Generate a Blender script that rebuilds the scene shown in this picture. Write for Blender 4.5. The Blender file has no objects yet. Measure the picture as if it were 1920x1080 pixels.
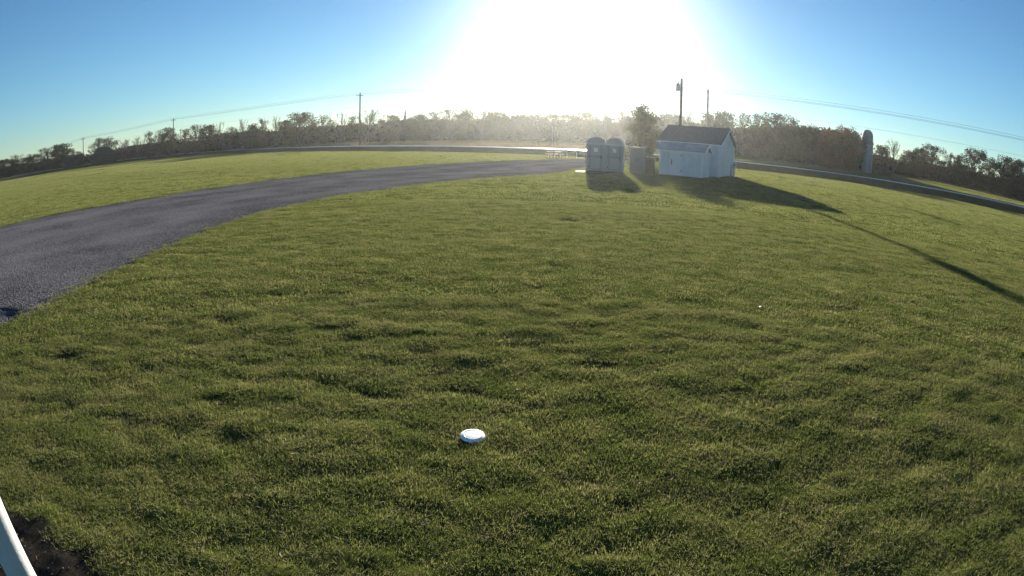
import bpy, math, random
import numpy as np
from mathutils import Vector, Matrix
R = math.radians
scene = bpy.context.scene
COL = scene.collection
rng = np.random.default_rng(7)
random.seed(7)

# ------------------------------------------------------------------ camera
CAM_H = 2.4
cd = bpy.data.cameras.new('camera')
cam = bpy.data.objects.new('camera', cd); COL.objects.link(cam)
cd.type = 'PANO'
cd.panorama_type = 'FISHEYE_EQUISOLID'        # the security camera's wide barrel lens
cd.sensor_width = 36.0
cd.fisheye_lens = 36.0 * 1095 / 1920
cd.fisheye_fov = R(179)
cd.clip_start = 0.05; cd.clip_end = 9000
cam.matrix_world = Matrix.Translation((0, 0, CAM_H)) @ Matrix.Rotation(R(90 - 14.85), 4, 'X') @ Matrix.Rotation(R(1.15), 4, 'Z')
scene.camera = cam

# ------------------------------------------------------------------ sky and sun
SUN_AZ, SUN_EL = 6.5, 9.7                     # degrees right of the view axis, above the horizon
world = bpy.data.worlds.new('World'); scene.world = world
world.use_nodes = True
wn, wl = world.node_tree.nodes, world.node_tree.links
wn.clear()
sky = wn.new('ShaderNodeTexSky'); sky.sky_type = 'NISHITA'; sky.sun_disc = False
sky.sun_elevation = R(SUN_EL); sky.sun_rotation = R(SUN_AZ)
sky.altitude = 250; sky.air_density = 1.0; sky.dust_density = 0.12; sky.ozone_density = 4.0
bg = wn.new('ShaderNodeBackground'); bg.inputs['Strength'].default_value = 0.0425
wo = wn.new('ShaderNodeOutputWorld')
tint = wn.new('ShaderNodeMix'); tint.data_type = 'RGBA'; tint.blend_type = 'MULTIPLY'; tint.inputs[0].default_value = 1.0
tint.inputs[7].default_value = (.87, 1.0, 1.0, 1)      # the camera's cool white balance
wl.new(sky.outputs[0], tint.inputs[6]); wl.new(tint.outputs[2], bg.inputs['Color']); 
# bright aureole of hazy air round the low sun
ge = wn.new('ShaderNodeNewGeometry')
dp = wn.new('ShaderNodeVectorMath'); dp.operation = 'DOT_PRODUCT'
dp.inputs[1].default_value = (-math.sin(R(SUN_AZ)) * math.cos(R(SUN_EL)), -math.cos(R(SUN_AZ)) * math.cos(R(SUN_EL)), -math.sin(R(SUN_EL)))
wl.new(ge.outputs['Incoming'], dp.inputs[0])
om = wn.new('ShaderNodeMath'); om.operation = 'SUBTRACT'; om.inputs[0].default_value = 1.0; wl.new(dp.outputs['Value'], om.inputs[1])   # about angle^2 / 2
sc1 = wn.new('ShaderNodeMath'); sc1.operation = 'MULTIPLY'; sc1.inputs[1].default_value = -1.0 / (R(6.6) ** 2); wl.new(om.outputs[0], sc1.inputs[0])
ex = wn.new('ShaderNodeMath'); ex.operation = 'EXPONENT'; wl.new(sc1.outputs[0], ex.inputs[0])
am = wn.new('ShaderNodeMath'); am.operation = 'MULTIPLY'; am.inputs[1].default_value = 0.40; wl.new(ex.outputs[0], am.inputs[0])
bg2 = wn.new('ShaderNodeBackground'); bg2.inputs['Color'].default_value = (1.0, .99, .96, 1); wl.new(am.outputs[0], bg2.inputs['Strength'])
ad = wn.new('ShaderNodeAddShader'); wl.new(bg.outputs[0], ad.inputs[0]); wl.new(bg2.outputs[0], ad.inputs[1])
wl.new(ad.outputs[0], wo.inputs['Surface'])
sd = bpy.data.lights.new('sun', 'SUN'); sd.energy = 5.0; sd.angle = R(0.53); sd.color = (1.0, 0.90, 0.74)
sun = bpy.data.objects.new('sun', sd); COL.objects.link(sun)
sun_dir = Vector((math.sin(R(SUN_AZ)) * math.cos(R(SUN_EL)), math.cos(R(SUN_AZ)) * math.cos(R(SUN_EL)), math.sin(R(SUN_EL))))
sun.rotation_euler = (-sun_dir).to_track_quat('-Z', 'Y').to_euler()
sun.location = (10, 60, 60)
vs = scene.view_settings
vs.view_transform = 'Standard'; vs.look = 'None'; vs.gamma = 1.0; vs.exposure = 1.85; vs.use_curve_mapping = False
scene.render.engine = 'CYCLES'
scene.cycles.use_denoising = True
scene.cycles.max_bounces = 6; scene.cycles.volume_bounces = 0
scene.cycles.transparent_max_bounces = 8
scene.cycles.sample_clamp_indirect = 6.0

# ------------------------------------------------------------------ helpers
def tag(o, label=None, cat=None, group=None, kind=None):
    if label: o['label'] = label
    if cat: o['category'] = cat
    if group: o['group'] = group
    if kind: o['kind'] = kind
    return o
def empty(name, loc, rz=0.0):
    o = bpy.data.objects.new(name, None); COL.objects.link(o)
    o.location = loc; o.rotation_euler = (0, 0, rz); o.empty_display_size = 0.2
    return o
class MB:
    def __init__(s): s.v = []; s.f = []; s.sm = False
    def add(s, vs_, fs):
        b = len(s.v); s.v += [tuple(p) for p in vs_]; s.f += [tuple(b + i for i in q) for q in fs]; return s
    def box(s, c, d, rz=0.0, M=None):
        hx, hy, hz = d[0] / 2, d[1] / 2, d[2] / 2
        P = [Vector((x * hx, y * hy, z * hz)) for x, y, z in ((-1,-1,-1),(1,-1,-1),(1,1,-1),(-1,1,-1),(-1,-1,1),(1,-1,1),(1,1,1),(-1,1,1))]
        if rz: P = [Matrix.Rotation(rz, 3, 'Z') @ p for p in P]
        if M is not None: P = [M @ p for p in P]
        c = Vector(c)
        return s.add([p + c for p in P], [(0,3,2,1),(4,5,6,7),(0,1,5,4),(1,2,6,5),(2,3,7,6),(3,0,4,7)])
    def tube(s, pts, rad, n=8, cap=True):
        pts = [Vector(p) for p in pts]
        if not isinstance(rad, (list, tuple)): rad = [rad] * len(pts)
        rings = []
        for i, p in enumerate(pts):
            a = pts[max(i - 1, 0)]; b = pts[min(i + 1, len(pts) - 1)]
            d = (b - a).normalized()
            up = Vector((0, 0, 1)) if abs(d.z) < .9 else Vector((1, 0, 0))
            u = d.cross(up).normalized(); w = u.cross(d)
            rings.append([p + (u * math.cos(2 * math.pi * k / n) + w * math.sin(2 * math.pi * k / n)) * rad[i] for k in range(n)])
        vv = [q for r_ in rings for q in r_]; ff = []
        for i in range(len(pts) - 1):
            for k in range(n):
                ff.append((i * n + k, i * n + (k + 1) % n, (i + 1) * n + (k + 1) % n, (i + 1) * n + k))
        if cap:
            ff.append(tuple(range(n - 1, -1, -1))); ff.append(tuple((len(pts) - 1) * n + k for k in range(n)))
        return s.add(vv, ff)
    def lathe(s, prof, c=(0, 0, 0), n=32):
        vv = []; ff = []
        for r_, z in prof:
            for k in range(n):
                a = 2 * math.pi * k / n
                vv.append((c[0] + r_ * math.cos(a), c[1] + r_ * math.sin(a), c[2] + z))
        for i in range(len(prof) - 1):
            for k in range(n):
                ff.append((i * n + k, i * n + (k + 1) % n, (i + 1) * n + (k + 1) % n, (i + 1) * n + k))
        return s.add(vv, ff)
    def prism(s, poly, axis, a, b):
        """poly in the two other axes, extruded along axis from a to b"""
        def P(q, t):
            return {'x': (t, q[0], q[1]), 'y': (q[0], t, q[1]), 'z': (q[0], q[1], t)}[axis]
        n = len(poly)
        vv = [P(q, a) for q in poly] + [P(q, b) for q in poly]
        ff = [tuple(range(n - 1, -1, -1)), tuple(range(n, 2 * n))] + [(i, (i + 1) % n, n + (i + 1) % n, n + i) for i in range(n)]
        return s.add(vv, ff)
    def build(s, name, mat, parent=None, smooth=False, bevel=0.0):
        me = bpy.data.meshes.new(name); me.from_pydata(s.v, [], s.f); me.update()
        import bmesh
        bm = bmesh.new(); bm.from_mesh(me); bmesh.ops.recalc_face_normals(bm, faces=bm.faces); bm.to_mesh(me); bm.free()
        if smooth: me.polygons.foreach_set('use_smooth', [True] * len(me.polygons))
        o = bpy.data.objects.new(name, me); COL.objects.link(o)
        if mat is not None: me.materials.append(mat)
        if parent is not None: o.parent = parent
        if bevel:
            m = o.modifiers.new('bevel', 'BEVEL'); m.width = bevel; m.segments = 2; m.limit_method = 'ANGLE'
        return o
def np_mesh(name, V, F, mat, smooth=True, parent=None, link=True):
    """V (n,3), F (m,3|4) numpy"""
    me = bpy.data.meshes.new(name)
    k = F.shape[1]
    me.vertices.add(len(V)); me.vertices.foreach_set('co', np.asarray(V, np.float32).ravel())
    me.loops.add(F.size); me.loops.foreach_set('vertex_index', F.astype(np.int32).ravel())
    me.polygons.add(len(F)); me.polygons.foreach_set('loop_start', np.arange(0, F.size, k, dtype=np.int32))
    me.polygons.foreach_set('loop_total', np.full(len(F), k, np.int32))
    if smooth: me.polygons.foreach_set('use_smooth', np.ones(len(F), bool))
    me.update(calc_edges=True); me.validate()
    if mat is not None: me.materials.append(mat)
    o = bpy.data.objects.new(name, me)
    if link: COL.objects.link(o)
    if parent is not None: o.parent = parent
    return o
def copy_tree(o, parent=None):
    c = o.copy(); COL.objects.link(c); c.parent = parent
    for ch in list(o.children): copy_tree(ch, c)
    return c

# ------------------------------------------------------------------ materials
def nodes(name):
    m = bpy.data.materials.new(name); m.use_nodes = True
    nt = m.node_tree; b = nt.nodes['Principled BSDF']
    return m, nt.nodes, nt.links, b
def simple(name, col, rough=0.6, metal=0.0, var=0.12, scale=6.0, bump=0.0, bscale=40.0, spec=0.4):
    """paint, wood, metal: colour wandering a little with world position, fine bump"""
    m, n, l, b = nodes(name)
    b.inputs['Roughness'].default_value = rough; b.inputs['Metallic'].default_value = metal
    b.inputs['Specular IOR Level'].default_value = spec
    g = n.new('ShaderNodeNewGeometry')
    t = n.new('ShaderNodeTexNoise'); t.inputs['Scale'].default_value = scale; t.inputs['Detail'].default_value = 6
    l.new(g.outputs['Position'], t.inputs['Vector'])
    r = n.new('ShaderNodeValToRGB')
    r.color_ramp.elements[0].position = .3; r.color_ramp.elements[1].position = .7
    r.color_ramp.elements[0].color = tuple(c * (1 - var) for c in col) + (1,)
    r.color_ramp.elements[1].color = tuple(min(1, c * (1 + var)) for c in col) + (1,)
    l.new(t.outputs['Fac'], r.inputs['Fac']); l.new(r.outputs['Color'], b.inputs['Base Color'])
    if bump:
        t2 = n.new('ShaderNodeTexNoise'); t2.inputs['Scale'].default_value = bscale; t2.inputs['Detail'].default_value = 4
        l.new(g.outputs['Position'], t2.inputs['Vector'])
        bp = n.new('ShaderNodeBump'); bp.inputs['Strength'].default_value = bump; bp.inputs['Distance'].default_value = .02
        l.new(t2.outputs['Fac'], bp.inputs['Height']); l.new(bp.outputs[0], b.inputs['Normal'])
    return m
def leafmat(name, cols, trans=0.35, scale=0.35, rough=0.6, obj_var=0.25, spec=.015, isl_var=.14):
    """leaf and blade material: colour by world-space noise and per-instance random, some light through"""
    m, n, l, b = nodes(name)
    n.remove(b); b = n.new('ShaderNodeBsdfDiffuse')
    g = n.new('ShaderNodeNewGeometry')
    t = n.new('ShaderNodeTexNoise'); t.inputs['Scale'].default_value = scale; t.inputs['Detail'].default_value = 5; t.inputs['Roughness'].default_value = .65
    l.new(g.outputs['Position'], t.inputs['Vector'])
    oi = n.new('ShaderNodeObjectInfo')
    ri = n.new('ShaderNodeMath'); ri.operation = 'MULTIPLY_ADD'; ri.inputs[1].default_value = obj_var; ri.inputs[2].default_value = -obj_var / 2
    l.new(oi.outputs['Random'], ri.inputs[0])
    isl = n.new('ShaderNodeMath'); isl.operation = 'MULTIPLY_ADD'; isl.inputs[1].default_value = isl_var; isl.inputs[2].default_value = -isl_var / 2
    l.new(g.outputs['Random Per Island'], isl.inputs[0])
    a1 = n.new('ShaderNodeMath'); l.new(t.outputs['Fac'], a1.inputs[0]); l.new(ri.outputs[0], a1.inputs[1])
    a2 = n.new('ShaderNodeMath'); l.new(a1.outputs[0], a2.inputs[0]); l.new(isl.outputs[0], a2.inputs[1])
    r = n.new('ShaderNodeValToRGB'); e = r.color_ramp.elements
    k = len(cols)
    while len(e) < k: e.new(.5)
    for i, c in enumerate(cols):
        e[i].position = .28 + .44 * i / (k - 1); e[i].color = tuple(c) + (1,)
    l.new(a2.outputs[0], r.inputs['Fac']); l.new(r.outputs['Color'], b.inputs['Color'])
    tr = n.new('ShaderNodeBsdfTranslucent'); l.new(r.outputs['Color'], tr.inputs['Color'])
    mx = n.new('ShaderNodeMixShader'); mx.inputs[0].default_value = trans
    l.new(b.outputs[0], mx.inputs[1]); l.new(tr.outputs[0], mx.inputs[2])
    gl = n.new('ShaderNodeBsdfGlossy'); gl.inputs['Roughness'].default_value = rough
    mg = n.new('ShaderNodeMixShader'); mg.inputs[0].default_value = spec
    l.new(mx.outputs[0], mg.inputs[1]); l.new(gl.outputs[0], mg.inputs[2])
    l.new(mg.outputs[0], n['Material Output'].inputs['Surface'])
    return m
M = {}
M['white_paint'] = simple('white_paint', (.74, .75, .76), .55, var=.05, bump=.1)
M['white_siding'] = simple('white_siding', (.66, .68, .70), .6, var=.08, scale=1.5, bump=.12, bscale=14)
M['trim'] = simple('trim', (.78, .78, .77), .5, var=.04)
M['shingle'] = simple('shingle', (.15, .13, .12), .9, var=.3, scale=9, bump=.5, bscale=30)
M['toilet_shell'] = simple('toilet_shell', (.35, .335, .325), .45, var=.07, scale=2)
M['toilet_door'] = simple('toilet_door', (.28, .27, .265), .45, var=.07, scale=2)
M['dark_metal'] = simple('dark_metal', (.05, .05, .05), .5, .6)
M['grey_metal'] = simple('grey_metal', (.35, .36, .37), .45, .7, bump=.05)
M['galv'] = simple('galv', (.33, .34, .36), .5, .5, var=.15, scale=2)
M['pole_wood'] = simple('pole_wood', (.11, .085, .065), .85, var=.3, scale=3, bump=.4)
M['weathered_wood'] = simple('weathered_wood', (.30, .27, .23), .8, var=.2, bump=.3)
M['brown_wood'] = simple('brown_wood', (.17, .11, .075), .8, var=.2, bump=.3)
M['ceramic'] = simple('ceramic', (.30, .27, .25), .3)
M['wire'] = simple('wire', (.08, .08, .085), .6, .3)
M['concrete'] = simple('concrete', (.29, .285, .30), .85, var=.18, scale=.8, bump=.3)
M['silo_dome'] = simple('silo_dome', (.20, .20, .22), .6, .0, var=.2, scale=1.0)
M['barn_wall'] = simple('barn_wall', (.06, .048, .042), .9, var=.2, scale=1.0, spec=.03)
M['barn_roof'] = simple('barn_roof', (.035, .033, .036), .9, var=.2, scale=1.0, spec=.03)
M['glass'] = simple('glass', (.03, .035, .04), .08, spec=.8)
M['post_paint'] = simple('post_paint', (.50, .52, .53), .5, var=.08, scale=9, bump=.08)
M['cabinet'] = simple('cabinet', (.17, .175, .18), .6, var=.1)
M['disc'] = simple('disc', (.82, .83, .84), .35, var=.03, scale=30)
M['bark'] = simple('bark', (.060, .050, .042), .9, var=.3, scale=2)
M['leaf_green'] = leafmat('leaf_green', [(.020, .024, .010), (.045, .050, .018), (.075, .070, .024)], .22)
M['leaf_brown'] = leafmat('leaf_brown', [(.030, .022, .014), (.062, .044, .022), (.085, .062, .026)], .22)
M['leaf_rust'] = leafmat('leaf_rust', [(.060, .022, .014), (.120, .040, .020), (.13, .065, .024)], .25)
M['leaf_spruce'] = leafmat('leaf_spruce', [(.012, .018, .010), (.026, .034, .018)], .05)
M['brush'] = leafmat('brush', [(.014, .014, .009), (.028, .025, .014), (.045, .038, .021)], .15, scale=.12)
GRASS = [(.074, .097, .022), (.120, .152, .036), (.166, .186, .054), (.222, .200, .088)]
M['grass_blade'] = leafmat('grass_blade', GRASS, .55, scale=1.6, rough=.6, obj_var=.10, spec=.02, isl_var=.5)
M['weeds'] = leafmat('weeds', [(.13, .095, .05), (.22, .165, .09), (.27, .21, .12)], .35, scale=.5)

def ground_material():
    m, n, l, b = nodes('turf')
    n.remove(b); b = n.new('ShaderNodeBsdfDiffuse'); l.new(b.outputs[0], n['Material Output'].inputs['Surface'])
    g = n.new('ShaderNodeNewGeometry')
    def noise(sc, det=6, ro=.6):
        t = n.new('ShaderNodeTexNoise'); t.inputs['Scale'].default_value = sc; t.inputs['Detail'].default_value = det; t.inputs['Roughness'].default_value = ro
        l.new(g.outputs['Position'], t.inputs['Vector']); return t
    t1 = noise(1.6); t2 = noise(9, 8, .75)
    mixf = n.new('ShaderNodeMix'); mixf.inputs[0].default_value = .45
    l.new(t1.outputs['Fac'], mixf.inputs[2]); l.new(t2.outputs['Fac'], mixf.inputs[3])
    r = n.new('ShaderNodeValToRGB'); e = r.color_ramp.elements
    while len(e) < 4: e.new(.5)
    for i, c in enumerate([(.030, .036, .012), (.060, .078, .018), (.095, .105, .028), (.13, .115, .045)]):
        e[i].position = .30 + .13 * i; e[i].color = c + (1,)
    l.new(mixf.outputs[0], r.inputs['Fac'])
    # worn earth
    at = n.new('ShaderNodeAttribute'); at.attribute_name = 'soil'
    t3 = noise(25, 8, .8)
    r3 = n.new('ShaderNodeValToRGB'); r3.color_ramp.elements[0].color = (.016, .015, .013, 1); r3.color_ramp.elements[1].color = (.058, .051, .042, 1)
    r3.color_ramp.elements[0].position = .35; r3.color_ramp.elements[1].position = .75
    l.new(t3.outputs['Fac'], r3.inputs['Fac'])
    ms = n.new('ShaderNodeMix'); ms.data_type = 'RGBA'
    l.new(at.outputs['Fac'], ms.inputs[0]); l.new(r.outputs['Color'], ms.inputs[6]); l.new(r3.outputs['Color'], ms.inputs[7])
    l.new(ms.outputs[2], b.inputs['Color'])
    t4 = noise(6, 10, .8)
    bp = n.new('ShaderNodeBump'); bp.inputs['Strength'].default_value = .9; bp.inputs['Distance'].default_value = .06
    l.new(t4.outputs['Fac'], bp.inputs['Height']); l.new(bp.outputs[0], b.inputs['Normal'])
    return m
M['turf'] = ground_material()
def bank_material():
    m, n, l, b = nodes('bank_grass')
    n.remove(b); b = n.new('ShaderNodeBsdfDiffuse'); l.new(b.outputs[0], n['Material Output'].inputs['Surface'])
    g = n.new('ShaderNodeNewGeometry')
    t = n.new('ShaderNodeTexNoise'); t.inputs['Scale'].default_value = 1.2; t.inputs['Detail'].default_value = 8; t.inputs['Roughness'].default_value = .7
    l.new(g.outputs['Position'], t.inputs['Vector'])
    r = n.new('ShaderNodeValToRGB'); r.color_ramp.elements[0].color = (.030, .032, .014, 1); r.color_ramp.elements[1].color = (.095, .080, .042, 1)
    r.color_ramp.elements[0].position = .3; r.color_ramp.elements[1].position = .72
    l.new(t.outputs['Fac'], r.inputs['Fac']); l.new(r.outputs['Color'], b.inputs['Color'])
    bp = n.new('ShaderNodeBump'); bp.inputs['Strength'].default_value = .8; bp.inputs['Distance'].default_value = .1
    t4 = n.new('ShaderNodeTexNoise'); t4.inputs['Scale'].default_value = 5; t4.inputs['Detail'].default_value = 8
    l.new(g.outputs['Position'], t4.inputs['Vector'])
    l.new(t4.outputs['Fac'], bp.inputs['Height']); l.new(bp.outputs[0], b.inputs['Normal'])
    return m
M['bank_grass'] = bank_material()
def stone_material(name, lo, hi, sc, rough, bump, dist, spec):
    m, n, l, b = nodes(name)
    if spec > .2:
        b.inputs['Roughness'].default_value = rough; b.inputs['Specular IOR Level'].default_value = spec; bc = b.inputs['Base Color']
    else:
        n.remove(b); b = n.new('ShaderNodeBsdfDiffuse'); l.new(b.outputs[0], n['Material Output'].inputs['Surface']); bc = b.inputs['Color']
    g = n.new('ShaderNodeNewGeometry')
    v = n.new('ShaderNodeTexVoronoi'); v.inputs['Scale'].default_value = sc; l.new(g.outputs['Position'], v.inputs['Vector'])
    t = n.new('ShaderNodeTexNoise'); t.inputs['Scale'].default_value = .35; t.inputs['Detail'].default_value = 8; t.inputs['Roughness'].default_value = .65
    l.new(g.outputs['Position'], t.inputs['Vector'])
    sp = n.new('ShaderNodeSeparateColor'); l.new(v.outputs['Color'], sp.inputs[0])
    mx = n.new('ShaderNodeMix'); mx.inputs[0].default_value = .5
    l.new(sp.outputs[0], mx.inputs[2]); l.new(t.outputs['Fac'], mx.inputs[3])
    r = n.new('ShaderNodeValToRGB'); r.color_ramp.elements[0].color = lo + (1,); r.color_ramp.elements[1].color = hi + (1,)
    r.color_ramp.elements[0].position = .2; r.color_ramp.elements[1].position = .8
    at = n.new('ShaderNodeAttribute'); at.attribute_name = 'wear'
    aw = n.new('ShaderNodeMath'); l.new(mx.outputs[0], aw.inputs[0]); l.new(at.outputs['Fac'], aw.inputs[1])
    l.new(aw.outputs[0], r.inputs['Fac']); l.new(r.outputs['Color'], bc)
    bp = n.new('ShaderNodeBump'); bp.inputs['Strength'].default_value = bump; bp.inputs['Distance'].default_value = dist
    l.new(v.outputs['Distance'], bp.inputs['Height']); l.new(bp.outputs[0], b.inputs['Normal'])
    return m
M['gravel'] = stone_material('gravel', (.034, .034, .038), (.150, .149, .166), 26, .95, .9, .03, .12)
M['asphalt'] = stone_material('asphalt', (.11, .11, .115), (.19, .19, .195), 60, .30, .08, .003, .5)

# ------------------------------------------------------------------ terrain
def vnoise(x, y, seed=0):
    xi = np.floor(x).astype(np.int64); yi = np.floor(y).astype(np.int64)
    fx = x - xi; fy = y - yi
    fx = fx * fx * (3 - 2 * fx); fy = fy * fy * (3 - 2 * fy)
    def h(a, b):
        k = (a * 374761393 + b * 668265263 + seed * 1442695041) & 0xFFFFFFFF
        k = ((k ^ (k >> 13)) * 1274126177) & 0xFFFFFFFF
        return ((k ^ (k >> 16)) & 0xFFFF) / 65535.0
    return (h(xi, yi) * (1 - fx) + h(xi + 1, yi) * fx) * (1 - fy) + (h(xi, yi + 1) * (1 - fx) + h(xi + 1, yi + 1) * fx) * fy
def catmull(P, k=8):
    P = [np.array(p, float) for p in P]; out = []
    for i in range(len(P) - 1):
        a = P[max(i - 1, 0)]; b = P[i]; c = P[i + 1]; d = P[min(i + 2, len(P) - 1)]
        for j in range(k):
            t = j / k
            out.append(.5 * ((2 * b) + (c - a) * t + (2 * a - 5 * b + 4 * c - d) * t * t + (3 * b - a - 3 * c + d) * t ** 3))
    out.append(P[-1]); return np.array(out)
toe = catmull([(74, -160), (73, -20), (71, 12), (66, 30), (59, 45), (50, 57), (36, 66.5), (14, 77), (-5, 86), (-29, 104), (-62, 134), (-94, 162), (-120, 174), (-142, 172), (-159, 156), (-169, 130), (-176, 90), (-182, 20), (-186, -160)], 8)
_d = np.gradient(toe, axis=0); _d /= np.linalg.norm(_d, axis=1)[:, None]
OUT = np.stack([_d[:, 1], -_d[:, 0]], 1)       # away from the lawn
CL = toe + OUT * 6.5                           # road centre line
def road_t(x, y):
    """signed distance beyond the road's centre line (negative on the lawn)"""
    x = np.atleast_1d(np.asarray(x, float)); y = np.atleast_1d(np.asarray(y, float))
    best = np.full(x.shape, 1e18); sg = np.ones(x.shape)
    for i in range(len(CL) - 1):
        a = CL[i]; d = CL[i + 1] - a; L2 = d @ d
        u = np.clip(((x - a[0]) * d[0] + (y - a[1]) * d[1]) / L2, 0, 1)
        qx = x - a[0] - u * d[0]; qy = y - a[1] - u * d[1]
        dd = qx * qx + qy * qy
        s_ = np.where(d[0] * qy - d[1] * qx > 0, -1.0, 1.0)
        k = dd < best
        best = np.where(k, dd, best); sg = np.where(k, s_, sg)
    return np.sqrt(best) * sg
TP = [-7.0, -5.6, -3.7, -3.2, 3.2, 3.8, 5.5, 7.5, 11, 30, 90, 220]
TZ = [0.0, .10, .66, .74, .74, .68, .40, .38, .68, .95, 1.65, 2.1]
DU = [(-34, -20), (-33, -2), (-29, 10), (-23.7, 18.4), (-21.8, 21.9), (-19.1, 25.8), (-17.3, 30.2), (-14.6, 36.3), (-12.4, 40.6), (-8.9, 47.3), (-5.9, 51.8), (-2.3, 57), (2, 62.5), (6, 67.5), (8.8, 73.5), (10.4, 82.3)]
DL = [(-12, -20), (-9, -4), (-8.3, 2), (-8.2, 6), (-8.1, 7.1), (-8.4, 8.7), (-8.5, 11.5), (-8.8, 14.6), (-8.6, 18.5), (-7.7, 21.6), (-6.6, 24.8), (-5.1, 27.5), (-3.5, 30.8), (-1.3, 33.5), (1.2, 36.8), (3.2, 40.5), (5.0, 46), (8.4, 56), (12, 66), (15, 74), (17, 79.4)]
def resample(P, n):
    P = catmull(P, 6); s = np.concatenate([[0], np.cumsum(np.linalg.norm(np.diff(P, axis=0), axis=1))])
    t = np.linspace(0, s[-1], n)
    return np.stack([np.interp(t, s, P[:, 0]), np.interp(t, s, P[:, 1])], 1)
ND = 420
dU = resample(DU, ND); dL = resample(DL, ND)
for P_ in (dU, dL):
    s_ = np.arange(ND) * .45
    P_ += (np.stack([vnoise(s_, s_ * 0 + 3.3, 5), vnoise(s_, s_ * 0 + 8.1, 6)], 1) - .5) * .35 + (np.stack([vnoise(s_ * 3.7, s_ * 0 + 1.3, 15), vnoise(s_ * 3.7, s_ * 0 + 5.1, 16)], 1) - .5) * .22
DPOLY = np.concatenate([dU, dL[::-1]])
def in_poly(x, y, P):
    ins = np.zeros(np.shape(x), bool); n = len(P)
    for i in range(n):
        x1, y1 = P[i]; x2, y2 = P[(i + 1) % n]
        c = (y1 > y) != (y2 > y)
        if y1 != y2: ins ^= c & (x < (x2 - x1) * (y - y1) / (y2 - y1) + x1)
    return ins
SOIL = np.array([(-7, 1.9), (-4.6, 2.1), (-3.9, 2.22), (-3.5, 2.30), (-3.05, 2.2), (-2.75, 2.12), (-2.5, 1.98), (-2.25, 1.6), (-2.05, .9), (-1.9, 0), (-1.8, -2), (-7, -2)])
DENTS = [(1.0, 5.9, .34, .05), (-.75, 5.7, .28, .03), (-.5, 5.2, .3, .03), (1.6, 17.3, .8, .06), (-5.7, 5.2, .3, .04), (.8, 3.25, .18, .03), (-1.4, 5.0, .25, .025), (.2, 6.6, .4, .03),
         (4.4, 5.4, .3, .03), (5.6, 8.2, .45, .04), (-3.6, 7.7, .4, .03), (2.8, 7.4, .35, .03), (3.4, 4.2, .25, .03), (7.0, 11.0, .5, .04), (2.2, 10.5, .5, .035), (-4.8, 13, .6, .04), (.9, 2.9, .14, .02), (2.0, 4.9, .22, .02)]
def bumps(x, y):
    r = np.hypot(x, y)
    b = (vnoise(x * 2.1, y * 3.1, 1) - .5) * .026 + (vnoise(x * 1.0, y * 1.3, 2) - .5) * .018 + (vnoise(x * 3.8, y * 7.6, 4) - .5) * .032
    b += (vnoise(x * .31, y * .36, 3) - .5) * .05
    for cx, cy, rr, dd in DENTS:
        q = ((x - cx) / rr / 1.5) ** 2 + ((y - cy) / rr) ** 2
        b = b - dd * .55 * np.exp(-q * 1.2) 
    return b
def base_z(x, y):
    t = road_t(x, y)
    z = np.interp(t, TP, TZ)
    return z, t
def ground_z(x, y):
    x = np.atleast_1d(np.asarray(x, float)); y = np.atleast_1d(np.asarray(y, float))
    z, t = base_z(x, y)
    return z + bumps(x, y) * np.clip((-t - 7.2) / 3, 0, 1)
def gz(x, y): return float(ground_z(x, y)[0])

# ground sheet: rings round the foot of the camera, fine near it, out to the horizon
ang = np.concatenate([np.linspace(-78, 78, 400), np.linspace(78, 282, 46)[1:-1]])
ang = np.radians(ang); na = len(ang)
rad = [0.0]
r_ = .35
while r_ < 1500: rad.append(r_); r_ *= 1.0115 if r_ < 40 else 1.03
rad.append(1500.0); rad = np.array(rad); nr = len(rad)
RR, AA = np.meshgrid(rad, ang, indexing='ij')
GX = RR * np.sin(AA); GY = RR * np.cos(AA)
gx = GX.ravel(); gy = GY.ravel()
z, t = base_z(gx, gy)
bp = bumps(gx, gy) * np.clip((-t - 7.2) / 3, 0, 1)
ind = in_poly(gx, gy, DPOLY)
z = z + bp
z = np.where(ind, np.minimum(z, 0) - .07, z)
z = np.where((t > -6.9) & (t < 11.5), z - .45, z)
GZ = z
V = np.stack([gx, gy, GZ], 1)
ii, jj = np.meshgrid(np.arange(nr - 1), np.arange(na), indexing='ij')
j2 = (jj + 1) % na
F = np.stack([ii * na + jj, ii * na + j2, (ii + 1) * na + j2, (ii + 1) * na + jj], -1).reshape(-1, 4)[:, ::-1]
ground = np_mesh('ground', V, F, M['turf'])
tag(ground, kind='structure')
soil = in_poly(gx + (vnoise(gx * 7, gy * 7, 9) - .5) * .25, gy + (vnoise(gx * 7, gy * 7, 10) - .5) * .25, SOIL).astype(np.float32)
for cx, cy, rr, dd in DENTS[:10]:
    q = ((gx - cx) / rr / 1.4) ** 2 + ((gy - cy) / rr) ** 2
    soil = np.maximum(soil, np.clip(1.3 - q * 2.2, 0, 1) * .8)
a_ = ground.data.attributes.new('soil', 'FLOAT', 'POINT'); a_.data.foreach_set('value', soil.astype(np.float32))

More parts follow.
